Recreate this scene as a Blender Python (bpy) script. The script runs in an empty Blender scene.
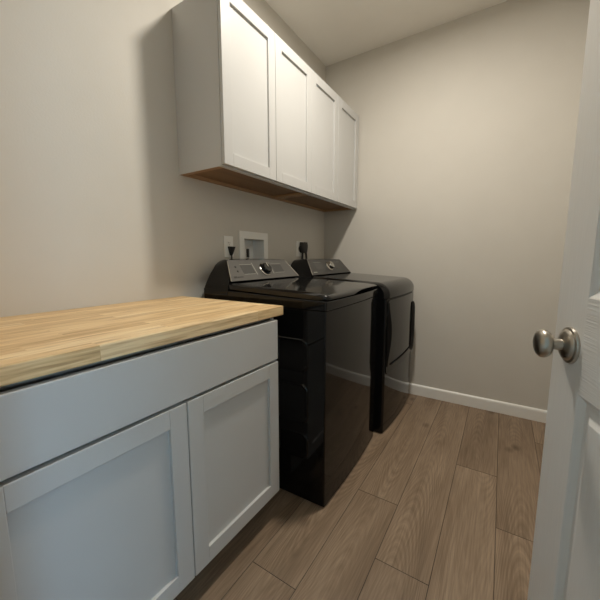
import bpy, bmesh, math, random
from mathutils import Vector, Matrix
random.seed(7)
S = bpy.context.scene
COL = S.collection
PI = math.pi

# ------------------------------------------------------------------ room sizes (metres)
D, W, H = 2.615, 1.83, 2.733          # depth (y), width (x), ceiling height
YF = 0.070                            # inner face of the doorway wall

# ------------------------------------------------------------------ materials
def new_mat(name):
    m = bpy.data.materials.new(name); m.use_nodes = True
    nt = m.node_tree; b = nt.nodes['Principled BSDF']
    return m, nt, b
def N(nt, t, **kw):
    n = nt.nodes.new(t)
    for k, v in kw.items():
        if hasattr(n, k): setattr(n, k, v)
        else: n.inputs[k].default_value = v
    return n
def col(c): return (c[0], c[1], c[2], 1)
def coords(nt, scale=(1,1,1), rot=(0,0,0), kind='Object'):
    tc = N(nt, 'ShaderNodeTexCoord'); mp = N(nt, 'ShaderNodeMapping')
    mp.inputs['Scale'].default_value = scale; mp.inputs['Rotation'].default_value = rot
    nt.links.new(tc.outputs[kind], mp.inputs['Vector'])
    return mp.outputs['Vector']
def ramp(nt, fac, stops):
    r = N(nt, 'ShaderNodeValToRGB'); e = r.color_ramp.elements
    while len(e) < len(stops): e.new(0.5)
    for el, (p, c) in zip(e, stops): el.position = p; el.color = col(c)
    nt.links.new(fac, r.inputs['Fac']); return r.outputs['Color']
def mixc(nt, a, b, fac, mode='MIX'):
    m = N(nt, 'ShaderNodeMix', data_type='RGBA', blend_type=mode)
    for sock, v in ((m.inputs[6], a), (m.inputs[7], b)):
        if isinstance(v, tuple): sock.default_value = col(v)
        else: nt.links.new(v, sock)
    if isinstance(fac, float): m.inputs[0].default_value = fac
    else: nt.links.new(fac, m.inputs[0])
    return m.outputs[2]
def bump(nt, b, h, strength, dist):
    bp = N(nt, 'ShaderNodeBump'); bp.inputs['Strength'].default_value = strength; bp.inputs['Distance'].default_value = dist
    nt.links.new(h, bp.inputs['Height']); nt.links.new(bp.outputs['Normal'], b.inputs['Normal'])

def plain(name, c, rough=0.5, metal=0.0, var=0.03, bump_s=0.0, bscale=300, spec=0.5, coat=0.0, rvar=0.0):
    m, nt, b = new_mat(name)
    v = coords(nt)
    n = N(nt, 'ShaderNodeTexNoise'); n.inputs['Scale'].default_value = 6; n.inputs['Detail'].default_value = 4
    nt.links.new(v, n.inputs['Vector'])
    lo = tuple(x*(1-var) for x in c); hi = tuple(min(1, x*(1+var)) for x in c)
    nt.links.new(ramp(nt, n.outputs['Fac'], [(0.3, lo), (0.7, hi)]), b.inputs['Base Color'])
    b.inputs['Roughness'].default_value = rough; b.inputs['Metallic'].default_value = metal
    b.inputs['Specular IOR Level'].default_value = spec; b.inputs['Coat Weight'].default_value = coat
    b.inputs['Coat Roughness'].default_value = 0.06
    if bump_s:
        n2 = N(nt, 'ShaderNodeTexNoise'); n2.inputs['Scale'].default_value = bscale; n2.inputs['Detail'].default_value = 3
        nt.links.new(v, n2.inputs['Vector']); bump(nt, b, n2.outputs['Fac'], bump_s, 0.002)
    return m

M = {}
M['wall'] = plain('greige_wall_paint', (0.632, 0.600, 0.540), 0.62, var=0.012, bump_s=0.22, bscale=140, spec=0.35)
M['ceiling'] = plain('ceiling_paint', (0.87, 0.835, 0.77), 0.8, var=0.012, bump_s=0.15, bscale=120, spec=0.2)
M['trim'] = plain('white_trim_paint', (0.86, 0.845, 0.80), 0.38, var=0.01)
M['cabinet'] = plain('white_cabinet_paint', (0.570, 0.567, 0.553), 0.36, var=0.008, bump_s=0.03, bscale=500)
M['gap'] = plain('shadow_grey_carcass', (0.30, 0.29, 0.27), 0.6)
M['black_gloss'] = plain('gloss_black_enamel', (0.0055, 0.0055, 0.0057), 0.07, var=0.05, spec=0.31)
M['black_lid'] = plain('gloss_black_lid', (0.007, 0.007, 0.007), 0.08, var=0.05, spec=0.40)
M['black_plastic'] = plain('matt_black_plastic', (0.010, 0.010, 0.010), 0.45, var=0.1)
M['panel_metal'] = plain('brushed_grey_console', (0.150, 0.145, 0.135), 0.40, metal=0.5, var=0.05)
M['panel_dark'] = plain('dark_grey_console', (0.070, 0.068, 0.063), 0.34, metal=0.5, var=0.05)
M['screen_line'] = plain('pale_print', (0.36, 0.35, 0.31), 0.5)
M['print_fill'] = plain('printed_grey_field', (0.085, 0.082, 0.076), 0.45, metal=0.3)
M['chrome'] = plain('chrome', (0.62, 0.60, 0.56), 0.14, metal=1.0, var=0.02)
M['nickel'] = plain('satin_nickel', (0.46, 0.425, 0.37), 0.30, metal=1.0, var=0.04)
M['white_plastic'] = plain('white_plastic', (0.88, 0.87, 0.83), 0.4, var=0.01)
M['slot'] = plain('dark_slot', (0.03, 0.03, 0.03), 0.6)
M['hall_floor'] = plain('hall_oak', (0.22, 0.16, 0.11), 0.5, var=0.2)
M['seam'] = plain('plank_groove', (0.075, 0.055, 0.040), 0.7)
M['pull_black'] = plain('dead_matt_black', (0.004, 0.004, 0.004), 0.85, spec=0.1)

def lamp_mat(name, c, strength):
    m, nt, b = new_mat(name)
    b.inputs['Base Color'].default_value = (0.9, 0.9, 0.9, 1)
    b.inputs['Emission Color'].default_value = col(c); b.inputs['Emission Strength'].default_value = strength
    return m
M['lamp'] = lamp_mat('lit_diffuser', (1.0, 0.935, 0.83), 468)

def door_mat(name, vertical):
    m, nt, b = new_mat(name)
    b.inputs['Base Color'].default_value = (0.72, 0.72, 0.70, 1); b.inputs['Roughness'].default_value = 0.42
    v = coords(nt, (240, 1, 9) if vertical else (9, 1, 240))
    n = N(nt, 'ShaderNodeTexNoise'); n.inputs['Scale'].default_value = 1.0; n.inputs['Detail'].default_value = 3; n.inputs['Distortion'].default_value = 0.5
    nt.links.new(v, n.inputs['Vector'])
    nt.links.new(ramp(nt, n.outputs['Fac'], [(0.3, (0.74, 0.715, 0.675)), (0.7, (0.77, 0.745, 0.705))]), b.inputs['Base Color'])
    bump(nt, b, n.outputs['Fac'], 0.07 if vertical else 0.8, 0.0016)
    return m
M['door_v'] = door_mat('white_door_upright_grain', True)
M['door_h'] = door_mat('white_door_level_grain', False)

def butcher_mat():
    m, nt, b = new_mat('butcher_block_wood')
    v = coords(nt, (1, 1, 1))
    sep = N(nt, 'ShaderNodeSeparateXYZ'); nt.links.new(v, sep.inputs[0])
    cmb = N(nt, 'ShaderNodeCombineXYZ')
    nt.links.new(sep.outputs['Y'], cmb.inputs['X']); nt.links.new(sep.outputs['X'], cmb.inputs['Y'])
    br = N(nt, 'ShaderNodeTexBrick'); br.offset = 0.37; br.offset_frequency = 2; br.squash = 0.7; br.squash_frequency = 3
    for k, x in {'Scale': 1.0, 'Mortar Size': 0.0006, 'Mortar Smooth': 0.2, 'Bias': 0.0, 'Brick Width': 0.55, 'Row Height': 0.043}.items():
        br.inputs[k].default_value = x
    br.inputs['Color1'].default_value = (0, 0, 0, 1); br.inputs['Color2'].default_value = (1, 1, 1, 1); br.inputs['Mortar'].default_value = (0.2, 0.2, 0.2, 1)
    nt.links.new(cmb.outputs[0], br.inputs['Vector'])
    stave = ramp(nt, br.outputs['Color'], [(0.0, (0.72, 0.50, 0.25)), (0.35, (0.82, 0.59, 0.315)), (0.7, (0.88, 0.65, 0.365)), (1.0, (0.94, 0.74, 0.46))])
    add = N(nt, 'ShaderNodeVectorMath', operation='MULTIPLY_ADD')
    nt.links.new(br.outputs['Color'], add.inputs[0]); add.inputs[1].default_value = (5, 3, 2); nt.links.new(v, add.inputs[2])
    mp = N(nt, 'ShaderNodeMapping'); mp.inputs['Scale'].default_value = (85, 5, 110); nt.links.new(add.outputs[0], mp.inputs['Vector'])
    g = N(nt, 'ShaderNodeTexNoise'); g.inputs['Scale'].default_value = 1; g.inputs['Detail'].default_value = 6; g.inputs['Distortion'].default_value = 0.7
    nt.links.new(mp.outputs[0], g.inputs['Vector'])
    grain = ramp(nt, g.outputs['Fac'], [(0.30, (0.50, 0.40, 0.32)), (0.46, (0.85, 0.80, 0.74)), (0.56, (1.0, 1.0, 1.0)), (0.72, (1.06, 1.07, 1.08))])
    c = mixc(nt, stave, grain, 0.8, 'MULTIPLY')
    nt.links.new(c, b.inputs['Base Color']); b.inputs['Roughness'].default_value = 0.42
    bump(nt, b, g.outputs['Fac'], 0.06, 0.001)
    return m
M['butcher'] = butcher_mat()

def ply_mat(name, a, bb):
    m, nt, b = new_mat(name)
    v = coords(nt, (40, 3, 40))
    g = N(nt, 'ShaderNodeTexNoise'); g.inputs['Scale'].default_value = 1; g.inputs['Detail'].default_value = 5
    nt.links.new(v, g.inputs['Vector'])
    nt.links.new(ramp(nt, g.outputs['Fac'], [(0.3, a), (0.7, bb)]), b.inputs['Base Color']); b.inputs['Roughness'].default_value = 0.6
    return m
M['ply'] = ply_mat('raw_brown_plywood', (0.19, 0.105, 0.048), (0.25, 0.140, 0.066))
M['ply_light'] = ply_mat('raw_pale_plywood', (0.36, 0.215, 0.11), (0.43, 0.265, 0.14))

def floor_mat():
    m, nt, b = new_mat('grey_brown_oak_plank')
    at = N(nt, 'ShaderNodeAttribute'); at.attribute_name = 'plank'
    tc = N(nt, 'ShaderNodeTexCoord')
    off = N(nt, 'ShaderNodeVectorMath', operation='MULTIPLY_ADD')
    nt.links.new(at.outputs['Color'], off.inputs[0]); off.inputs[1].default_value = (13, 29, 0); nt.links.new(tc.outputs['Object'], off.inputs[2])
    def tex(scale, detail, dist):
        mp = N(nt, 'ShaderNodeMapping'); mp.inputs['Scale'].default_value = scale; nt.links.new(off.outputs[0], mp.inputs['Vector'])
        t = N(nt, 'ShaderNodeTexNoise'); t.inputs['Scale'].default_value = 1; t.inputs['Detail'].default_value = detail; t.inputs['Distortion'].default_value = dist
        nt.links.new(mp.outputs[0], t.inputs['Vector']); return t.outputs['Fac']
    def math_(op, a, b_=None, c_=None):
        k = N(nt, 'ShaderNodeMath', operation=op)
        for i, q in enumerate((a, b_, c_)):
            if q is None: continue
            if isinstance(q, (int, float)): k.inputs[i].default_value = q
            else: nt.links.new(q, k.inputs[i])
        return k.outputs[0]
    sa = N(nt, 'ShaderNodeSeparateColor'); nt.links.new(at.outputs['Color'], sa.inputs[0])
    tone_v, rnd_v, cx_v = sa.outputs[0], sa.outputs[1], sa.outputs[2]
    sp = N(nt, 'ShaderNodeSeparateXYZ'); nt.links.new(tc.outputs['Object'], sp.inputs[0])
    wob = tex((4.5, 1.2, 1), 1.5, 0.2)
    # grain arches: parabolas about each plank's own heart line, wandering a little
    u_ = math_('DIVIDE', math_('SUBTRACT', sp.outputs['X'], cx_v), 0.09)
    u_ = math_('ADD', u_, math_('MULTIPLY', math_('SUBTRACT', rnd_v, 0.5), 0.7))
    para = math_('MULTIPLY', math_('MULTIPLY', u_, u_), 0.62)
    flip = math_('SUBTRACT', math_('MULTIPLY', math_('GREATER_THAN', rnd_v, 0.5), 2), 1)
    dd = math_('ADD', math_('MULTIPLY', sp.outputs['Y'], flip), para)
    dd = math_('ADD', dd, math_('MULTIPLY', wob, 0.55))
    sn = math_('SINE', math_('MULTIPLY', dd, 88.0))
    ringv = math_('MULTIPLY_ADD', sn, 0.5, 0.5)
    fine = tex((150, 6, 1), 5, 0.4); broad = tex((11, 1.6, 1), 3, 0.6); mask = tex((6, 1.1, 1), 2, 0.2)
    tone = ramp(nt, tone_v, [(0.0, (0.225, 0.157, 0.104)), (0.5, (0.300, 0.215, 0.144)), (1.0, (0.370, 0.272, 0.186))])
    rings = ramp(nt, ringv, [(0.0, (0.70, 0.67, 0.63)), (0.35, (0.95, 0.95, 0.94)), (0.85, (1.0, 1.0, 1.0)), (1.0, (1.25, 1.25, 1.25))])
    fg = ramp(nt, fine, [(0.3, (0.66, 0.64, 0.61)), (0.60, (1.0, 1.0, 1.0)), (0.8, (1.2, 1.2, 1.2))])
    bg = ramp(nt, broad, [(0.3, (0.66, 0.62, 0.58)), (0.58, (1.0, 1.0, 1.0)), (0.75, (1.08, 1.08, 1.08))])
    mk = N(nt, 'ShaderNodeMapRange'); mk.inputs[1].default_value = 0.38; mk.inputs[2].default_value = 0.6; mk.inputs[3].default_value = 0.15; mk.inputs[4].default_value = 0.8
    nt.links.new(mask, mk.inputs[0]); mk.inputs[3].default_value = 0.05; mk.inputs[4].default_value = 0.60
    c = mixc(nt, tone, rings, mk.outputs[0], 'MULTIPLY'); c = mixc(nt, c, fg, 0.8, 'MULTIPLY'); c = mixc(nt, c, bg, 0.85, 'MULTIPLY')
    kn = N(nt, 'ShaderNodeTexVoronoi'); kmp = N(nt, 'ShaderNodeMapping'); kmp.inputs['Scale'].default_value = (5.4, 3.2, 1)
    nt.links.new(off.outputs[0], kmp.inputs['Vector']); nt.links.new(kmp.outputs[0], kn.inputs['Vector']); kn.inputs['Scale'].default_value = 1
    kc = ramp(nt, kn.outputs['Distance'], [(0.0, (0.30, 0.26, 0.23)), (0.05, (0.50, 0.46, 0.43)), (0.15, (1, 1, 1))])
    c = mixc(nt, c, kc, 0.85, 'MULTIPLY')
    nt.links.new(c, b.inputs['Base Color']); b.inputs['Roughness'].default_value = 0.46; b.inputs['Specular IOR Level'].default_value = 0.4
    bump(nt, b, fine, 0.10, 0.001)
    return m
M['floor'] = floor_mat()

# ------------------------------------------------------------------ mesh helpers
def obj(name, bm, mats, parent=None, smooth=None, loc=None):
    bmesh.ops.recalc_face_normals(bm, faces=bm.faces[:])
    me = bpy.data.meshes.new(name); bm.to_mesh(me); bm.free()
    for m in (mats if isinstance(mats, (list, tuple)) else [mats]): me.materials.append(m)
    if smooth is not None:
        for p in me.polygons: p.use_smooth = True
        me.set_sharp_from_angle(angle=math.radians(smooth))
    o = bpy.data.objects.new(name, me); COL.objects.link(o)
    if smooth is not None:
        wn = o.modifiers.new('weighted', 'WEIGHTED_NORMAL'); wn.keep_sharp = True
    if loc is not None: o.location = loc
    if parent is not None: o.parent = parent
    return o
def thing(name, label, cat, loc=(0, 0, 0), group=None):
    o = bpy.data.objects.new(name, None); COL.objects.link(o); o.location = loc; o.empty_display_size = 0.1
    o['label'] = label; o['category'] = cat
    if group: o['group'] = group
    return o
def struct(o, label=None, cat=None):
    o['kind'] = 'structure'
    if label: o['label'] = label
    if cat: o['category'] = cat
    return o
def box(bm, a, b, bev=0.0, seg=2, mi=0):
    t = bmesh.new()
    bmesh.ops.create_cube(t, size=1)
    for v in t.verts:
        v.co = Vector([(a[i]+b[i])/2 + v.co[i]*(b[i]-a[i]) for i in range(3)])
    if bev: bmesh.ops.bevel(t, geom=t.edges[:], offset=bev, segments=seg, affect='EDGES', profile=0.5)
    for f in t.faces: f.material_index = mi
    me = bpy.data.meshes.new('t'); t.to_mesh(me); t.free(); bm.from_mesh(me); bpy.data.meshes.remove(me)
def box_bm(a, b, bev=0.0, seg=2):
    bm = bmesh.new(); box(bm, a, b, bev, seg); return bm
def merge(bm, t):
    me = bpy.data.meshes.new('t'); t.to_mesh(me); t.free(); bm.from_mesh(me); bpy.data.meshes.remove(me)
def prism(pts, vec, bev=0.0, seg=2):
    """polygon of 3-D points swept along vec"""
    bm = bmesh.new(); vec = Vector(vec)
    a = [bm.verts.new(Vector(p)) for p in pts]; b = [bm.verts.new(Vector(p)+vec) for p in pts]
    bm.faces.new(a); bm.faces.new(list(reversed(b))); n = len(pts)
    for i in range(n): bm.faces.new((a[i], a[(i+1) % n], b[(i+1) % n], b[i]))
    bmesh.ops.recalc_face_normals(bm, faces=bm.faces[:])
    if bev:
        es = [e for e in bm.edges if len(e.link_faces) == 2 and e.calc_face_angle(0) > 0.45]
        bmesh.ops.bevel(bm, geom=es, offset=bev, segments=seg, affect='EDGES', profile=0.5)
    return bm
def loft(secs, closed=True, cap=True):
    bm = bmesh.new(); R = [[bm.verts.new(Vector(p)) for p in s] for s in secs]; n = len(R[0])
    for a, b in zip(R, R[1:]):
        for i in range(n if closed else n-1): bm.faces.new((a[i], a[(i+1) % n], b[(i+1) % n], b[i]))
    if cap: bm.faces.new(R[0]); bm.faces.new(list(reversed(R[-1])))
    return bm
def lathe(prof, origin, axis, segs=40):
    """prof: (radius, distance along axis)"""
    axis = Vector(axis).normalized(); u = axis.orthogonal().normalized(); w = axis.cross(u); o = Vector(origin)
    bm = bmesh.new(); rings = []
    for r, h in prof:
        if r < 1e-6: rings.append([bm.verts.new(o + axis*h)])
        else: rings.append([bm.verts.new(o + axis*h + (u*math.cos(2*PI*k/segs) + w*math.sin(2*PI*k/segs))*r) for k in range(segs)])
    for a, b in zip(rings, rings[1:]):
        for k in range(segs):
            k2 = (k+1) % segs
            if len(a) == 1 and len(b) == 1: continue
            if len(a) == 1: bm.faces.new((a[0], b[k2], b[k]))
            elif len(b) == 1: bm.faces.new((a[k], a[k2], b[0]))
            else: bm.faces.new((a[k], a[k2], b[k2], b[k]))
    return bm
def tube(pts, r, segs=10):
    pts = [Vector(p) for p in pts]; secs = []
    up = Vector((0.31, 0.9, 0.2))
    for i, p in enumerate(pts):
        t = (pts[min(i+1, len(pts)-1)] - pts[max(i-1, 0)]).normalized()
        u = (up - t*up.dot(t)).normalized(); w = t.cross(u)
        secs.append([p + (u*math.cos(2*PI*k/segs) + w*math.sin(2*PI*k/segs))*r for k in range(segs)])
    return loft(secs)

# ------------------------------------------------------------------ the setting
# plank floor (runs out through the doorway into the hall)
def build_floor():
    bm = bmesh.new(); lay = bm.loops.layers.float_color.new('plank')
    y_lo, y_hi, g, w, L = -1.25, D, 0.0012, 0.188, 1.62
    joints = {0: 0.30, 1: 1.02, 2: 0.55, 3: 0.783, 4: 1.339, 5: 1.037, 6: 1.80, 7: 1.435, 8: 2.28, 9: 1.7}
    tones = {(4, 0): .55, (4, 1): .62, (5, 0): .35, (5, 1): .60, (6, 1): .38, (6, 2): .66, (7, 1): .42, (7, 0): .72, (3, 0): .6, (3, 1): .45}
    for i in range(-1, 10):
        x0 = 0.69 + (i-3)*w; x1 = x0 + w
        if x1 < -0.05 or x0 > W+0.05: continue
        x0c, x1c = max(x0, -0.02), min(x1, W+0.02)
        j = joints.get(i, 0.6); cuts = [j + k*L for k in range(-4, 4)]
        ys = [y_lo] + [c for c in cuts if y_lo < c < y_hi] + [y_hi]
        for a, b in zip(ys, ys[1:]):
            k = round((a - j)/L) + 1 if a > y_lo else -9
            tone = tones.get((i, k), random.uniform(.25, .75)); r2 = random.random()
            z0 = -0.0016
            o = [(x0c, a, z0), (x1c, a, z0), (x1c, b, z0), (x0c, b, z0)]
            q = [(x0c+g, a+g, 0), (x1c-g, a+g, 0), (x1c-g, b-g, 0), (x0c+g, b-g, 0)]
            vo = [bm.verts.new(p) for p in o]; vq = [bm.verts.new(p) for p in q]
            fs = [bm.faces.new(vq)]
            for n in range(4):
                f = bm.faces.new((vo[n], vo[(n+1) % 4], vq[(n+1) % 4], vq[n])); f.material_index = 1; fs.append(f)
            for f in fs:
                for lp in f.loops: lp[lay] = (tone, r2, (x0+x1)/2, 1)
    # sub-floor slab
    box(bm, (-0.02, y_lo, -0.08), (W+0.02, y_hi, -0.002), mi=1)
    return obj('floor', bm, [M['floor'], M['seam']])
fl = build_floor()
struct(fl)
struct(obj('ceiling', box_bm((-0.12, YF-0.115, H), (W+0.12, D+0.12, H+0.1)), M['ceiling']))
struct(obj('wall_back', box_bm((-0.12, D, -0.08), (W+0.12, D+0.12, H)), M['wall']))
struct(obj('wall_right', box_bm((W, YF-0.115, -0.08), (W+0.12, D, H)), M['wall']))
# left wall with the hole for the washer outlet box
def wall_left():
    bm = bmesh.new()
    y0, y1, z0, z1 = 1.527, 1.736, 1.000, 1.238
    box(bm, (-0.12, -0.03, -0.08), (0, y0, H)); box(bm, (-0.12, y1, -0.08), (0, D, H))
    box(bm, (-0.12, y0, -0.08), (0, y1, z0)); box(bm, (-0.12, y0, z1), (0, y1, H))
    box(bm, (-0.12, y0, z0), (-0.102, y1, z1))
    return obj('wall_left', bm, M['wall'])
struct(wall_left())
# doorway wall, behind the camera
DX0, DX1, DZ = 0.925, 1.752, 2.06
bm = bmesh.new()
box(bm, (0, YF-0.115, -0.08), (DX0, YF, H)); box(bm, (DX1, YF-0.115, -0.08), (W, YF, H)); box(bm, (DX0, YF-0.115, DZ), (DX1, YF, H))
struct(obj('wall_front', bm, M['wall']))
# unseen hall, added to shape the daylight: blocked left and behind, open at right
HX, HY = 3.6, -1.25
struct(obj('floor_hall', box_bm((W+0.02, HY, -0.08), (HX, YF-0.115, -0.0005)), M['hall_floor']))
struct(obj('ceiling_hall', box_bm((0.55, HY, H), (HX, YF-0.115, H+0.1)), M['ceiling']))
struct(obj('wall_light_block_left', box_bm((0.43, HY, -0.08), (0.55, YF-0.115, H)), M['wall']))
struct(obj('wall_light_block_back', box_bm((0.43, HY-0.12, -0.08), (HX, HY, H)), M['wall']))
struct(obj('wall_hall_front', box_bm((W+0.12, YF-0.115, -0.08), (HX, YF, H)), M['wall']))
bm = bmesh.new()
for ya, yb in ((YF, YF+0.014), (YF-0.129, YF-0.115)):
    box(bm, (DX0-0.062, ya, 0), (DX0, yb, DZ+0.062), 0.003); box(bm, (DX1, ya, 0), (DX1+0.062, yb, DZ+0.062), 0.003)
    box(bm, (DX0, ya, DZ), (DX1, yb, DZ+0.062), 0.003)
box(bm, (DX0-0.001, YF-0.115, 0), (DX0+0.004, YF, DZ)); box(bm, (DX1-0.002, YF-0.115, 0), (DX1+0.001, YF, DZ))
struct(obj('trim_1', bm, M['trim']))

def baseboard(name, p0, p1, nrm):
    """profiled board with an eased top, from p0 to p1 on a wall whose inward normal is nrm"""
    n = Vector(nrm); a = Vector(p0); t = Vector(p1) - a
    prof = [(0, 0), (0.0135, 0), (0.0135, 0.070), (0.0115, 0.079), (0.007, 0.084), (0.003, 0.086), (0, 0.086)]
    return struct(obj(name, prism([a + n*d + Vector((0, 0, z)) for d, z in prof], t), M['trim']))
baseboard('baseboard_back', (0, D, 0), (W, D, 0), (0, -1, 0))
baseboard('baseboard_right', (W, YF+0.02, 0), (W, D-0.014, 0), (-1, 0, 0))
baseboard('baseboard_left', (0, 1.03, 0), (0, D-0.014, 0), (1, 0, 0))

# ------------------------------------------------------------------ the open door
def build_door():
    Wd, Hd, T = 0.813, 2.03, 0.035
    st, mu = 0.110, 0.105
    xs = [0, st, (Wd-mu)/2, (Wd+mu)/2, Wd-st, Wd]
    zs = [0, 0.235, 0.847, 1.026, 1.61, 1.705, 1.915, Hd]
    z_off = 0.008
    bm = bmesh.new()
    prof = [(0, 0), (0.003, 0.0015), (0.014, 0.0090), (0.021, 0.0098), (0.028, 0.0085), (0.041, 0.0022), (0.043, 0.002)]
    for side in (0, 1):
        def P(x, z, d): return (x, d if side == 0 else T - d, z + z_off)
        for i in range(5):
            for k in range(7):
                xa, xb, za, zb = xs[i], xs[i+1], zs[k], zs[k+1]
                if i in (1, 3) and k in (1, 3, 5):
                    rings = [[bm.verts.new(P(x, z, d)) for x, z in ((xa+s, za+s), (xb-s, za+s), (xb-s, zb-s), (xa+s, zb-s))] for s, d in prof]
                    for a, b in zip(rings, rings[1:]):
                        for n in range(4): bm.faces.new((a[n], a[(n+1) % 4], b[(n+1) % 4], b[n]))
                    bm.faces.new(rings[-1])
                else:
                    f = bm.faces.new([bm.verts.new(P(x, z, 0)) for x, z in ((xa, za), (xb, za), (xb, zb), (xa, zb))])
                    if i in (1, 3) and k in (0, 2, 4, 6): f.material_index = 1
    for (xa, za, xb, zb) in ((0, 0, Wd, 0), (Wd, 0, Wd, Hd), (Wd, Hd, 0, Hd), (0, Hd, 0, 0)):
        bm.faces.new([bm.verts.new(p) for p in ((xa, 0, za+z_off), (xb, 0, zb+z_off), (xb, T, zb+z_off), (xa, T, za+z_off))])
    bmesh.ops.remove_doubles(bm, verts=bm.verts[:], dist=1e-5)
    o = obj('door_1', bm, [M['door_v'], M['door_h']])
    return o, Wd, T
door, Wd, T = build_door()
A = math.radians(15)
d = Vector((-math.sin(A), math.cos(A), 0)); n = Vector((-math.cos(A), -math.sin(A), 0))
Q = Vector((1.516, 0.80, 0.936))                        # centre of the knob on the door face
edge = 0.067
hinge = Q - d*(Wd-edge); hinge.z = 0
# local +x runs along the leaf (d), local y=0 is the seen face, +y goes into the leaf (-n)
door.matrix_world = Matrix(((d.x, -n.x, 0, hinge.x), (d.y, -n.y, 0, hinge.y), (0, 0, 1, 0), (0, 0, 0, 1)))
struct(door, 'white six-panel door standing open at the right', 'door')
def knob_on(face_y, sgn):
    kx, kz = Wd-edge, Q.z
    o0 = (kx, face_y, kz); ax = (0, sgn, 0)
    rose = [(0.0, 0.0), (0.0360, 0.0), (0.0362, 0.0025), (0.0352, 0.0055), (0.0325, 0.0068), (0.0310, 0.0070), (0.0290, 0.0100), (0.0245, 0.0125),
            (0.0185, 0.0142), (0.0140, 0.0152), (0.0125, 0.0160), (0.0, 0.0160)]
    kn = [(0.0, 0.014), (0.0112, 0.014), (0.0112, 0.0245), (0.0104, 0.0285), (0.0118, 0.0325), (0.0185, 0.0340), (0.0245, 0.0370), (0.0278, 0.0415),
          (0.0287, 0.0460), (0.0276, 0.0508), (0.0240, 0.0550), (0.0175, 0.0578), (0.0090, 0.0592), (0.0, 0.0596)]
    k = obj('door_knob', lathe(kn, o0, ax, 48), M['nickel'], door, smooth=40); k['label'] = 'satin nickel round door knob'
    obj('rose', lathe(rose, o0, ax, 48), M['nickel'], k, smooth=35)
    pin = lathe([(0.0, 0.0), (0.0022, 0.0), (0.0022, 0.0006), (0, 0.0006)], (kx-0.013, face_y + sgn*0.0122, kz-0.020), ax, 12)
    obj('release_hole', pin, M['slot'], k)
knob_on(0, -1)
knob_on(T, 1)
bm = box_bm((Wd-0.0005, 0.006, Q.z-0.028), (Wd+0.001, T-0.006, Q.z+0.028)); box(bm, (Wd, 0.012, Q.z-0.011), (Wd+0.009, T-0.012, Q.z+0.011), 0.002)
obj('latch', bm, M['nickel'], door)

# ------------------------------------------------------------------ shaker front (faces +x)
def shaker(name, parent, x0, x1, ya, yb, za, zb, st=0.057, rec=0.0105, mat=None):
    mat = mat or M['cabinet']
    bm = bmesh.new(); bv = 0.0018
    box(bm, (x0, ya, za), (x1, ya+st, zb), bv); box(bm, (x0, yb-st, za), (x1, yb, zb), bv)
    box(bm, (x0, ya+st-0.0005, zb-st), (x1, yb-st+0.0005, zb), bv); box(bm, (x0, ya+st-0.0005, za), (x1, yb-st+0.0005, za+st), bv)
    f = obj(name, bm, mat, parent)
    obj('recessed_panel', box_bm((x0+0.003, ya+st-0.004, za+st-0.004), (x1-rec, yb-st+0.004, zb-st+0.004)), mat, f)
    return f

# ------------------------------------------------------------------ base cabinet + worktop
def base_cabinet():
    t = thing('base_cabinet', 'white shaker base cabinet with one wide drawer over two doors', 'cabinet', (0.30, 0.57, 0))
    inv = Matrix.Translation((-0.30, -0.57, 0))
    X0, XF, XD = 0.004, 0.6215, 0.6430
    Y0, Y1, ZT = 0.104, 1.0165, 0.8735
    bm = bmesh.new()
    box(bm, (X0, Y0, 0.0), (0.545, Y0+0.018, ZT)); box(bm, (0.545, Y0, 0.105), (XF-0.001, Y0+0.018, ZT))
    box(bm, (X0, Y1-0.018, 0.0), (0.545, Y1, ZT)); box(bm, (0.545, Y1-0.018, 0.105), (XF-0.001, Y1, ZT))
    box(bm, (X0, Y0+0.018, 0.105), (XF-0.001, Y1-0.018, 0.123)); box(bm, (X0, Y0+0.018, 0.123), (X0+0.012, Y1-0.018, ZT))
    box(bm, (XF-0.12, Y0+0.018, ZT-0.018), (XF-0.03, Y1-0.018, ZT)); box(bm, (X0+0.012, Y0+0.018, ZT-0.018), (0.10, Y1-0.018, ZT))
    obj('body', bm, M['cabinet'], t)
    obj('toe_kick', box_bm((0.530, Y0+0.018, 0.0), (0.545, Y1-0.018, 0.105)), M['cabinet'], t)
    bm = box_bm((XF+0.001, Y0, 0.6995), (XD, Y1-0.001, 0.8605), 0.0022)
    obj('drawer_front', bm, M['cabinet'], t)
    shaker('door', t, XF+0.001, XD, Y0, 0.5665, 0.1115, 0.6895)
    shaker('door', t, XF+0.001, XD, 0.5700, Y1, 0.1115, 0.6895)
    for o in t.children: o.matrix_parent_inverse = inv
    return t
base_cabinet()
ct = obj('countertop', box_bm((0.0015, YF+0.002, 0.8752), (0.6420, 1.058, 0.9133), 0.0028), M['butcher'])
ct['label'] = 'butcher block worktop of pale wood staves on the white base cabinet'; ct['category'] = 'countertop'

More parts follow.
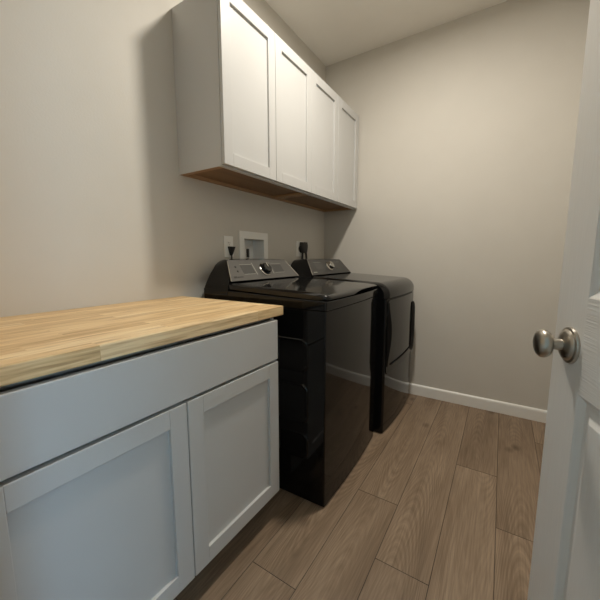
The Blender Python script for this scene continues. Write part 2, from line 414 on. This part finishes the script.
# ------------------------------------------------------------------ wall cabinets
UX, UB = 0.3165, 0.297
UZ0, UZ1 = 1.5255, 2.2635
def wall_cabinet(y0, y1, split, label, far=False):
    t = thing('wall_cabinet', label, 'cabinet', (0.15, (y0+y1)/2, UZ0), 'white wall cabinets above the machines')
    inv = Matrix.Translation((-0.15, -(y0+y1)/2, -UZ0))
    zb, zt, xw = UZ0-0.007, UZ1+0.002, 0.0015
    bm = bmesh.new()
    box(bm, (xw, y0, zb), (UB-0.019, y0+0.016, zt)); box(bm, (xw, y1-0.016, zb), (UB-0.019, y1, zt))
    box(bm, (xw, y0+0.016, zt-0.016), (UB-0.019, y1-0.016, zt)); box(bm, (xw, y0+0.016, zb+0.03), (xw+0.006, y1-0.016, zt-0.016))
    # face frame
    ye = y1 + (0.0105 if far else 0)
    box(bm, (UB-0.019, y0, zb), (UB, y0+0.038, zt)); box(bm, (UB-0.019, y1-0.038, zb), (UB, ye, zt))
    box(bm, (UB-0.019, y0+0.038, zb), (UB, y1-0.038, zb+0.038)); box(bm, (UB-0.019, y0+0.038, zt-0.038), (UB, y1-0.038, zt))
    box(bm, (UB-0.019, split-0.02, zb+0.038), (UB, split+0.02, zt-0.038))
    obj('body', bm, M['cabinet'], t)
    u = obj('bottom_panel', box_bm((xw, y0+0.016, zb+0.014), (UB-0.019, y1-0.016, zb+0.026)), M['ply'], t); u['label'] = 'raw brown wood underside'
    bm = bmesh.new()
    box(bm, (xw, y0+0.032, zb+0.0005), (xw+0.024, y1-0.032, zb+0.0138))
    box(bm, (xw, y0+0.0165, zb+0.0003), (UB-0.020, y0+0.032, zb+0.0138)); box(bm, (xw, y1-0.032, zb+0.0003), (UB-0.020, y1-0.0165, zb+0.0138))
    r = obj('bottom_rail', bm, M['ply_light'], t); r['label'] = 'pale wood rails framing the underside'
    # raw lower ends of the side panels
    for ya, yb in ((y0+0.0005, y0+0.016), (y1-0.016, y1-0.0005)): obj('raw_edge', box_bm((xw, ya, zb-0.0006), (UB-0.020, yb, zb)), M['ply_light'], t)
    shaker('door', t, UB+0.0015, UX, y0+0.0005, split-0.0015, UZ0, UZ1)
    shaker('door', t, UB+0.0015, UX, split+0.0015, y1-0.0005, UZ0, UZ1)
    for o in t.children: o.matrix_parent_inverse = inv
    return t
wall_cabinet(1.0745, 1.8395, 1.4606, 'nearer white two-door wall cabinet, its bare side panel showing')
wall_cabinet(1.8400, 2.6015, 2.2230, 'farther white two-door wall cabinet, against the back wall', True)

# ------------------------------------------------------------------ laundry machines
def outline(xb, xf, y0, y1, bow, r=0.022, n=14):
    """plan outline: flat back and sides, rounded front corners, gently bowed front"""
    yc, hw = (y0+y1)/2, (y1-y0)/2
    fx = lambda y: xf + bow*(1-((y-yc)/hw)**2)
    pts = [(xb, y0)]
    for k in range(5):
        a = PI/2*k/4; pts.append((xf - r + r*math.sin(a), y0 + r - r*math.cos(a)))
    for k in range(1, n):
        y = y0 + r + (y1-y0-2*r)*k/n; pts.append((fx(y) - bow*(1-((hw-r)/hw)**2), y))
    for k in range(5):
        a = PI/2*(1-k/4); pts.append((xf - r + r*math.sin(a), y1 - r + r*math.cos(a)))
    pts.append((xb, y1)); return pts
def outline_prism(o2, z0, z1, bev=0.0, seg=2):
    return prism([(x, y, z0) for x, y in o2], (0, 0, z1-z0), bev, seg)

def console(t, ox, yc, face_mat, z0=0.925):
    """back-slanted control console: black shell plus the grey fascia let into it"""
    xb, zt, zf = 0.082, 1.097, 0.990
    # front outline and back outline, left half, from the bottom up
    fr = [(-.3465, z0), (-.3455, .955), (-.3420, .975), (-.3320, .992), (-.3140, 1.015), (-.2980, 1.042), (-.2830, 1.069), (-.2700, 1.0900), (-.2620, 1.0980), (-.2000, 1.0995), (-.1, 1.1000)]
    bk = [(-.3465, z0), (-.3410, .955), (-.3310, .975), (-.3150, 1.000), (-.2980, 1.026), (-.2780, 1.048), (-.2620, 1.069), (-.2440, 1.083), (-.2230, 1.094), (-.1850, 1.100), (-.08, 1.103)]
    def fx(z): return ox + 0.295 - max(0, z-zf)*(0.080/0.110)
    full = lambda s: s + [(-y, z) for y, z in reversed(s)]
    F, B = full(fr), full(bk)
    def sec(w):
        out = []
        for (yf, zf_), (yb, zb) in zip(F, B):
            bulge = math.sin(PI*w)*0.004
            out.append((xb + (fx(zf_)-xb)*w, yc + yf*w + yb*(1-w), zf_*w + zb*(1-w) + (bulge if zf_ > 1.03 else 0)))
        return out
    secs = [sec(w) for w in (0, .25, .5, .75, .93, 1.0)]
    bm = loft(secs, closed=True, cap=True)
    obj('console', bm, M['black_gloss'], t, smooth=32)
    # fascia plate, standing 3 mm proud of the slanted front
    nx, nz = 0.110, 0.080; L = math.hypot(nx, nz); nx, nz = nx/L, nz/L
    def P(y, s, h):      # s: 0 at the foot of the slant, 1 at the top; h: height over it
        z = zf + s*0.112; return Vector((fx(z) + nx*h, yc + y, z + nz*h))
    poly = [(-.320, .0), (-.267, .91), (-.263, .945), (-.256, .955), (.256, .955), (.263, .945), (.267, .91), (.320, .0)]
    a = [P(y, s, 0.0002) for y, s in poly]; up = Vector((nx, 0, nz))
    bm = prism(a, up*0.003, 0.0008, 1)
    face = obj('control_panel', bm, face_mat, t)
    for sg in (-1, 1):
        obj('edge_trim', tube([P(sg*.3215, .01, .0025), P(sg*.2685, .90, .0025)], 0.0026, 8), M['chrome'], t, smooth=40)
    return face, P, up
def quad_plate(P, up, y0, y1, s0, s1, h, thick):
    return prism([P(y0, s0, h), P(y1, s0, h), P(y1, s1, h), P(y0, s1, h)], up*thick)
def dial(face, P, up, y, s, r, mat):
    k = obj('dial', lathe([(0, 0), (r*1.12, 0), (r*1.12, .006), (r, .009), (r*.96, .026), (r*.86, .030), (0, .030)], P(y, s, .0032), up, 32), mat, face, smooth=35)
    obj('dial_ring', lathe([(r*1.13, .0), (r*1.26, .0), (r*1.24, .004), (r*1.13, .006)], P(y, s, .0032), up, 32), M['chrome'], face, smooth=35)
    obj('dial_grip', prism([P(y-.004, s, .0332) + Vector(up.orthogonal())*0, P(y+.004, s, .0332), P(y+.004, s, .0332) + Vector((-up.z, 0, up.x))*r*.8, P(y-.004, s, .0332) + Vector((-up.z, 0, up.x))*r*.8], up*0.003), M['chrome'], face)
    return k
def printed(face, P, up, blocks, lines):
    for (y0, y1, s0, s1) in blocks:
        o = obj('button_field', quad_plate(P, up, y0, y1, s0, s1, .0032, .0006), M['print_fill'], face)
    for (y0, y1, s0, s1) in lines: obj('printed_line', quad_plate(P, up, y0, y1, s0, s1, .0033, .0009), M['screen_line'], face)

def washer():
    ox, y0, y1 = -0.045, 1.134, 1.820; yc = (y0+y1)/2
    t = thing('washing_machine', 'glossy black top-loading washing machine next to the wooden worktop', 'washing machine', (0.42, yc, 0))
    inv = Matrix.Translation((-0.42, -yc, 0))
    o2 = outline(0.080, 0.787, y0, y1, 0.012, 0.006)
    obj('body', outline_prism(o2, 0.006, 0.888, 0.002), M['black_gloss'], t, smooth=30)
    o3 = outline(0.080, 0.789, y0-0.003, y1+0.003, 0.012, 0.009)
    tilt = lambda x: max(0, (0.79-x)/0.53)
    bm = outline_prism(o3, 0.8895, 0.929, 0.005, 3)
    for v in bm.verts:
        if v.co.z > 0.915: v.co.z += 0.020*tilt(v.co.x)
    obj('top_panel', bm, M['black_gloss'], t, smooth=30)
    # lid: thick rounded lip along the front, scooped up for the fingers past the middle
    xf, hw = 0.788, (y1-y0)/2-0.004
    secs = []
    nn = 40
    for k in range(nn+1):
        u = -1 + 2*k/nn; y = yc + hw*u
        x = xf + 0.012*(1-u*u) - 0.028*max(0, (abs(u)-0.93)/0.07)**2
        w_ = min(1, max(0, (u+0.25)/0.45)); sc = 0.0150*w_*w_*(3-2*w_)*(1 - 0.4*max(0, (u-0.6)/0.4))
        e = max(0, (abs(u)-0.955)/0.045); dz = 0.007*e*e
        crown = 0.004*(1-u*u)
        secs.append([(0.262+ox, y, .9315), (x-0.030, y, .9315), (x-0.006, y, .9318+sc*0.9), (x, y, .9345+sc), (x+0.0015, y, .9405+sc*.8), (x-0.003, y, .9480+sc*.4-dz*.6),
                     (x-0.014, y, .9535+sc*.15-dz), (x-0.035, y, .9565-dz), (x-0.07, y, .9580-dz), (0.52, y, .9580+crown-dz), (0.36, y, .9590+crown-dz), (0.255+ox, y, .9600-dz)])
    secs = [[(a, b, c + 0.0235*tilt(a)) for a, b, c in q] for q in secs]
    obj('lid', loft(secs), M['black_lid'], t, smooth=50)
    face, P, up = console(t, ox, yc, M['panel_metal'], 0.927)
    printed(face, P, up, [(-.195, -.100, .28, .70), (.085, .185, .28, .70)],
            [(-.092, -.087, .22, .80), (.066, .071, .22, .80), (-.197, -.1, .71, .725), (-.197, -.1, .26, .275), (.085, .187, .71, .725), (.085, .187, .26, .275)])
    for q in (.42, .62): obj('button', lathe([(0, 0), (.006, 0), (.006, .0025), (0, .003)], P(-.235, q, .0032), up, 14), M['panel_dark'], face)
    for ya, yb, sa, sb in ((-.285, -.262, .13, .20), (-.257, -.215, .14, .18)): obj('maker_mark', quad_plate(P, up, ya, yb, sa, sb, .0032, .0008), M['panel_dark'], face)
    dial(face, P, up, -.001, .44, .034, M['black_lid'])
    # stamped hand-hold shapes on the near side
    for za, zb in ((.609, .760), (.372, .559), (.205, .330)):
        c, xr, xl, w, h = 0.030, 0.706, 0.54, 0.0050, 0.0040
        def pl(i): return [(xl+i, za+i), (xr-c+i*.4-2*i*.4, za+i), (xr-c*.35-i, za+c*.35+i), (xr-i, za+c+i*.3), (xr-i, zb-c-i*.3), (xr-c*.35-i, zb-c*.35-i), (xr-c-i*.4, zb-i), (xl+i, zb-i)]
        bm = loft([[(x, y0+.0005, z) for x, z in pl(0)], [(x, y0-h, z) for x, z in pl(w)], [(x, y0-h, z) for x, z in pl(w*1.8)], [(x, y0-.0004, z) for x, z in pl(w*2.8)]])
        obj('side_stamping', bm, M['black_gloss'], t)
    for fx_ in (0.12, 0.70):
        for fy in (y0+0.07, y1-0.07):
            obj('foot', lathe([(0, 0), (.022, 0), (.022, .008), (.014, .010), (.014, .016), (0, .016)], (fx_, fy, 0), (0, 0, 1), 20), M['black_plastic'], t, smooth=40)
    for o in t.children: o.matrix_parent_inverse = inv
    t.rotation_euler.z = math.radians(1.3)      # it stands very slightly askew
washer()

def dryer():
    y0, y1 = 1.872, 2.557; yc = (y0+y1)/2; xb = 0.060; xf, bow = 0.822, 0.019
    t = thing('clothes_dryer', 'glossy black front-loading dryer between the washer and the back wall', 'dryer', (0.45, yc, 0))
    inv = Matrix.Translation((-0.45, -yc, 0))
    hw = (y1-y0)/2
    o2 = outline(xb, xf, y0, y1, bow, 0.014)
    obj('body', outline_prism(o2, 0.006, 0.8605, 0.003), M['black_gloss'], t, smooth=30)
    # rounded top cover
    secs = []; nn = 28
    for k in range(nn+1):
        u = -1 + 2*k/nn; y = yc + (hw+0.001)*u
        x = xf + 0.002 + bow*(1-u*u) - 0.020*max(0, (abs(u)-0.93)/0.07)**2
        e = max(0, (abs(u)-0.95)/0.05); dz = 0.010*e*e
        arc = []
        for j in range(9):
            a = PI/2*j/8; arc.append((x-0.085+0.085*math.cos(a), y, .882+0.078*math.sin(a)-dz*(j/8)))
        secs.append([(xb, y, .8625), (x-0.003, y, .8625), (x, y, .866)] + arc + [(xb, y, .960-dz)])
    secs = [[(a, b, c + (0.026*max(0, (0.76-a)/0.47) if c > .9 else 0)) for a, b, c in q[:-1]] + [(.29, q[-1][1], q[-1][2]+.026), (xb, q[-1][1], q[-1][2]+.026)] for q in secs]
    obj('top_panel', loft(secs), M['black_gloss'], t, smooth=40)
    face, P, up = console(t, 0.0, yc, M['panel_dark'], 0.955)
    printed(face, P, up, [(-.215, -.10, .30, .74), (.10, .215, .30, .74)], [(-.217, -.1, .755, .765), (.1, .215, .755, .765), (-.285, -.235, .13, .17)])
    dial(face, P, up, .0, .48, .032, M['chrome'])
    # door: bowed slab with a raised window panel and a dark scooped pull on its near edge
    fx = lambda y: xf + bow*(1-((y-yc)/hw)**2)
    def bowed(ya, yb, za, zb, d0, d1, n=18, r=0.03, mat=None, name='door', parent=t, bev=0.003):
        # rounded rectangle in (y, z), wrapped on the bowed front
        pts = []
        for cy, cz, a0 in ((ya+r, za+r, PI), (yb-r, za+r, 1.5*PI), (yb-r, zb-r, 0), (ya+r, zb-r, .5*PI)):
            for j in range(6):
                a = a0 + PI/2*j/5; pts.append((cy + r*math.cos(a), cz + r*math.sin(a)))
        dense = []
        for i, p in enumerate(pts):
            q = pts[(i+1) % len(pts)]; m = max(1, int(abs(q[0]-p[0])/0.03))
            for j in range(m): dense.append((p[0]+(q[0]-p[0])*j/m, p[1]+(q[1]-p[1])*j/m))
        mid = ((ya+yb)/2, (za+zb)/2)
        def ring(d, ins):
            o = []
            for y, z in dense:
                sy = (yb-ya)/2; sz = (zb-za)/2
                yy = mid[0] + (y-mid[0])*(1-ins/sy); zz = mid[1] + (z-mid[1])*(1-ins/sz)
                o.append((fx(yy)+d, yy, zz))
            return o
        b = loft([ring(d0, 0), ring(d1-bev, 0), ring(d1-bev*.3, bev*.35), ring(d1, bev)], cap=False)
        # crowned face: shrink rings towards the centre line so the bow is kept
        R = [ring(d1, bev)]
        b2 = bmesh.new()
        rows = 16; zlo = za+bev; 
        # fill by vertical strips
        ys = sorted(set(round(p[1], 5) for p in R[0]))
        cols = []
        for y in ys:
            zz = [p[2] for p in R[0] if abs(p[1]-y) < 2e-5]
            cols.append((y, min(zz), max(zz)))
        vs = [(b2.verts.new((fx(y)+d1, y, lo)), b2.verts.new((fx(y)+d1, y, hi))) for y, lo, hi in cols]
        for p, q in zip(vs, vs[1:]):
            b2.faces.new((p[0], q[0], q[1], p[1]))
        merge(b, b2)
        bmesh.ops.remove_doubles(b, verts=b.verts[:], dist=2e-4)
        return obj(name, b, mat or M['black_gloss'], parent, smooth=35)
    dr = bowed(1.884, 2.500, .388, .856, 0.0006, 0.0050, bev=.002)
    # dark gasket line down the hinge side and along the foot of the glass
    path = [(2.432, .785), (2.432, .70), (2.432, .60), (2.432, .50), (2.430, .462), (2.418, .449), (2.38, .447), (2.30, .447), (2.2, .446), (2.1, .445), (2.0, .444), (1.945, .443)]
    obj('gasket', tube([(fx(y)+.0045, y, z) for y, z in path], .0065, 8), M['pull_black'], dr, smooth=50)
    secs = [[(fx(2.452)+.003, 2.4515, z), (fx(2.468)+w*.7, 2.468, z), (fx(2.485)+w+.006, 2.484, z), (fx(2.497)+w+.004, 2.496, z), (fx(2.499)+.003, 2.4995, z)] for z, w in
            ((.405, .006), (.42, .014), (.45, .018), (.60, .020), (.74, .018), (.77, .014), (.785, .006))]
    obj('hinge_cover', loft(secs), M['black_gloss'], dr, smooth=50)
    # scooped pull: a lens-shaped dark hollow
    pts = []
    for k in range(17):
        u = k/16; z = .440 + u*.400; wv = math.sin(PI*u)**1.3
        pts.append((1.891 - .014*wv, 1.8925 + .058*wv, z))
    secs = [[(.812, a, z), (.8300, a+.0005, z), (fx((a+b)/2)+.0095, (a+b)/2, z), (fx(b)+.0070, b, z), (fx(b)+.002, b, z)] for a, b, z in pts]
    h = obj('handle', loft(secs), M['pull_black'], dr, smooth=40); h['label'] = 'matt black scooped pull'
    for fx_ in (0.14, 0.73):
        for fy in (y0+0.07, y1-0.07):
            obj('foot', lathe([(0, 0), (.022, 0), (.022, .006), (.014, .008), (.014, .014), (0, .014)], (fx_, fy, 0), (0, 0, 1), 20), M['black_plastic'], t, smooth=40)
    for o in t.children: o.matrix_parent_inverse = inv
dryer()

# ------------------------------------------------------------------ things on the left wall
def outlet(y0, y1, z0, z1, label, big=False):
    t = thing('wall_outlet', label, 'outlet', (0, (y0+y1)/2, (z0+z1)/2))
    yc, zc = (y0+y1)/2, (z0+z1)/2
    inv = Matrix.Translation((0, -yc, -zc))
    obj('cover_plate', box_bm((0.0006, y0, z0), (0.0062, y1, z1), 0.002), M['white_plastic'], t)
    if big:
        obj('receptacle', lathe([(0, 0), (.026, 0), (.026, .002), (.0245, .003), (0, .003)], (.0062, yc, zc), (1, 0, 0), 28), M['slot'], t, smooth=40)
    else:
        for dz in (.0195, -.0195):
            r = obj('receptacle', box_bm((.0064, yc-.0165, zc+dz-.0135), (.0086, yc+.0165, zc+dz+.0135), .0015), M['white_plastic'], t)
            bm = bmesh.new()
            for a, b, c, e in ((-.0075, -.0052, -.001, .008), (.0052, .0075, -.001, .007)): box(bm, (.0084, yc+a, zc+dz+c), (.0089, yc+b, zc+dz+e))
            merge(bm, lathe([(0, 0), (.0026, 0), (.0026, .0004), (0, .0004)], (.0085, yc, zc+dz-.008), (1, 0, 0), 10))
            obj('slots', bm, M['slot'], r)
        obj('screw', lathe([(0, 0), (.003, 0), (.0026, .001), (0, .0012)], (.0062, yc, zc), (1, 0, 0), 12), M['chrome'], t)
    for o in t.children: o.matrix_parent_inverse = inv
outlet(1.361, 1.435, 1.114, 1.238, 'white duplex wall outlet behind the washer, left of the recessed white box')
outlet(2.140, 2.250, 1.122, 1.242, 'white wall outlet above the dryer, mostly hidden by a large black plug', True)

def cord(label, yc, z, kind):
    t = thing('power_cord', label, 'power cord', (0.01, yc, z), 'black power cords plugged in behind the machines')
    inv = Matrix.Translation((-0.01, -yc, -z))
    if kind == 'washer':
        secs = []
        for u in range(9):
            f = u/8; zz = z+.016 - .052*f; hw_ = .019*(1-f)**.8 + .0048; xo = .0092
            th = .024*(1-f*.55)
            secs.append([(xo, yc-hw_, zz), (xo+th*.8, yc-hw_, zz), (xo+th, yc-hw_*.6, zz), (xo+th, yc+hw_*.6, zz), (xo+th*.8, yc+hw_, zz), (xo, yc+hw_, zz)])
        obj('plug', loft(secs), M['black_plastic'], t, smooth=40)
        obj('cable', tube([(.017, yc, z-.034), (.017, yc, z-.06), (.0165, yc+.003, z-.1), (.016, yc+.004, z-.17), (.016, yc+.004, z-.30)], .0042), M['black_plastic'], t, smooth=50)
    else:
        secs = []
        for u in range(9):
            f = u/8; zz = z+.045 - .085*f; hw_ = .040 - .006*f + .006*math.sin(PI*f); th = .036 - .010*abs(f-.4)
            secs.append([(.0094, yc-hw_, zz), (.0094+th*.7, yc-hw_, zz), (.0094+th, yc-hw_*.6, zz), (.0094+th, yc+hw_*.6, zz), (.0094+th*.7, yc+hw_, zz), (.0094, yc+hw_, zz)])
        obj('plug', loft(secs), M['black_plastic'], t, smooth=40)
        for sg in (-1, 1):
            pts = [(.026, yc+sg*.026, z-.036), (.027, yc+sg*.029, z-.06), (.027, yc+sg*.033, z-.09), (.026, yc+sg*.030, z-.14), (.026, yc+sg*.02, z-.22)]
            obj('cable', tube(pts, .0085), M['black_plastic'], t, smooth=50)
    for o in t.children: o.matrix_parent_inverse = inv
cord('small black plug and cord hanging from the outlet behind the washer', 1.408, 1.160, 'washer')
cord('large black plug with forked cord in the outlet above the dryer', 2.222, 1.190, 'dryer')

def outlet_box():
    t = thing('washer_outlet_box', 'white framed box recessed in the left wall behind the washer', 'outlet box', (0, 1.643, 1.14))
    inv = Matrix.Translation((0, -1.643, -1.14))
    Y0, Y1, Z0, Z1 = 1.490, 1.772, 0.985, 1.277      # frame
    y0, y1, z0, z1 = 1.534, 1.729, 1.028, 1.230      # opening
    e = 0.090
    bm = bmesh.new()
    box(bm, (.0006, Y0, z1), (.008, Y1, Z1), .002); box(bm, (.0006, Y0, Z0), (.008, Y1, z0), .002)
    box(bm, (.0006, Y0, z0-.002), (.008, y0, z1+.002), .002); box(bm, (.0006, y1, z0-.002), (.008, Y1, z1+.002), .002)
    obj('frame', bm, M['white_plastic'], t)
    bm = bmesh.new(); k = .003
    box(bm, (-e-k, y0-k, z0-k), (-e, y1+k, z1+k)); box(bm, (-e, y0-k, z0-k), (.0005, y0, z1+k)); box(bm, (-e, y1, z0-k), (.0005, y1+k, z1+k))
    box(bm, (-e, y0, z0-k), (.0005, y1, z0)); box(bm, (-e, y0, z1), (.0005, y1, z1+k))
    obj('liner', bm, M['white_plastic'], t)
    # supply valve with its lever, and a drain hole
    v = obj('valve', lathe([(0, 0), (.010, 0), (.010, .03), (.014, .032), (.014, .055), (.009, .058), (.009, .085), (0, .085)], (-.045, 1.622, z0), (0, 0, 1), 20), M['chrome'], t, smooth=40)
    obj('valve_lever', box_bm((-.052, 1.6135, z0+.085), (-.038, 1.6305, z0+.142), .003), M['black_plastic'], v)
    obj('supply_hose', tube([(-.045, 1.622, z0+.050), (-.02, 1.622, z0+.052), (.012, 1.622, z0+.046), (.026, 1.622, z0+.020), (.028, 1.622, z0-.03), (.028, 1.622, z0-.10)], .009, 12), M['black_plastic'], t, smooth=50)
    for o in t.children: o.matrix_parent_inverse = inv
outlet_box()

# ------------------------------------------------------------------ the ceiling light of the room
LX, LY = 0.955, 1.46
t = thing('ceiling_light', 'round white flush ceiling light lighting the laundry room', 'ceiling light', (LX, LY, H))
ring = lathe([(.078, .0005), (.098, .0005), (.098, .006), (.090, .012), (.078, .013)], (0, 0, 0), (0, 0, -1), 48)
obj('trim_ring', ring, M['white_plastic'], t, smooth=40)
obj('diffuser', lathe([(0, .0095), (.077, .0095)], (0, 0, 0), (0, 0, -1), 48), M['lamp'], t)

# ------------------------------------------------------------------ daylight reaching in from the hall
wd = bpy.data.worlds.new('hall_daylight'); S.world = wd; wd.use_nodes = True
bg = wd.node_tree.nodes['Background']; bg.inputs['Color'].default_value = (0.42, 0.71, 1.0, 1); bg.inputs['Strength'].default_value = 6.0

# ------------------------------------------------------------------ camera
cam = bpy.data.cameras.new('camera'); co = bpy.data.objects.new('camera', cam); COL.objects.link(co)
cam.sensor_width = 36; cam.lens = 318.39/600*36; cam.clip_start = 0.02
pi_, ya, ro = map(math.radians, (-7.4125, 32.3442, -0.0368))
fw = Vector((-math.sin(ya)*math.cos(pi_), math.cos(ya)*math.cos(pi_), math.sin(pi_)))
r = fw.cross(Vector((0, 0, 1))).normalized(); u = r.cross(fw)
r2 = r*math.cos(ro) + u*math.sin(ro); u2 = -r*math.sin(ro) + u*math.cos(ro)
co.matrix_world = Matrix(((r2.x, u2.x, -fw.x, 1.3925), (r2.y, u2.y, -fw.y, 0), (r2.z, u2.z, -fw.z, 1.1051), (0, 0, 0, 1)))
S.camera = co
S.view_settings.view_transform = 'Standard'; S.view_settings.look = 'None'
S.view_settings.exposure = 0.0; S.view_settings.gamma = 1.0; S.view_settings.use_curve_mapping = False
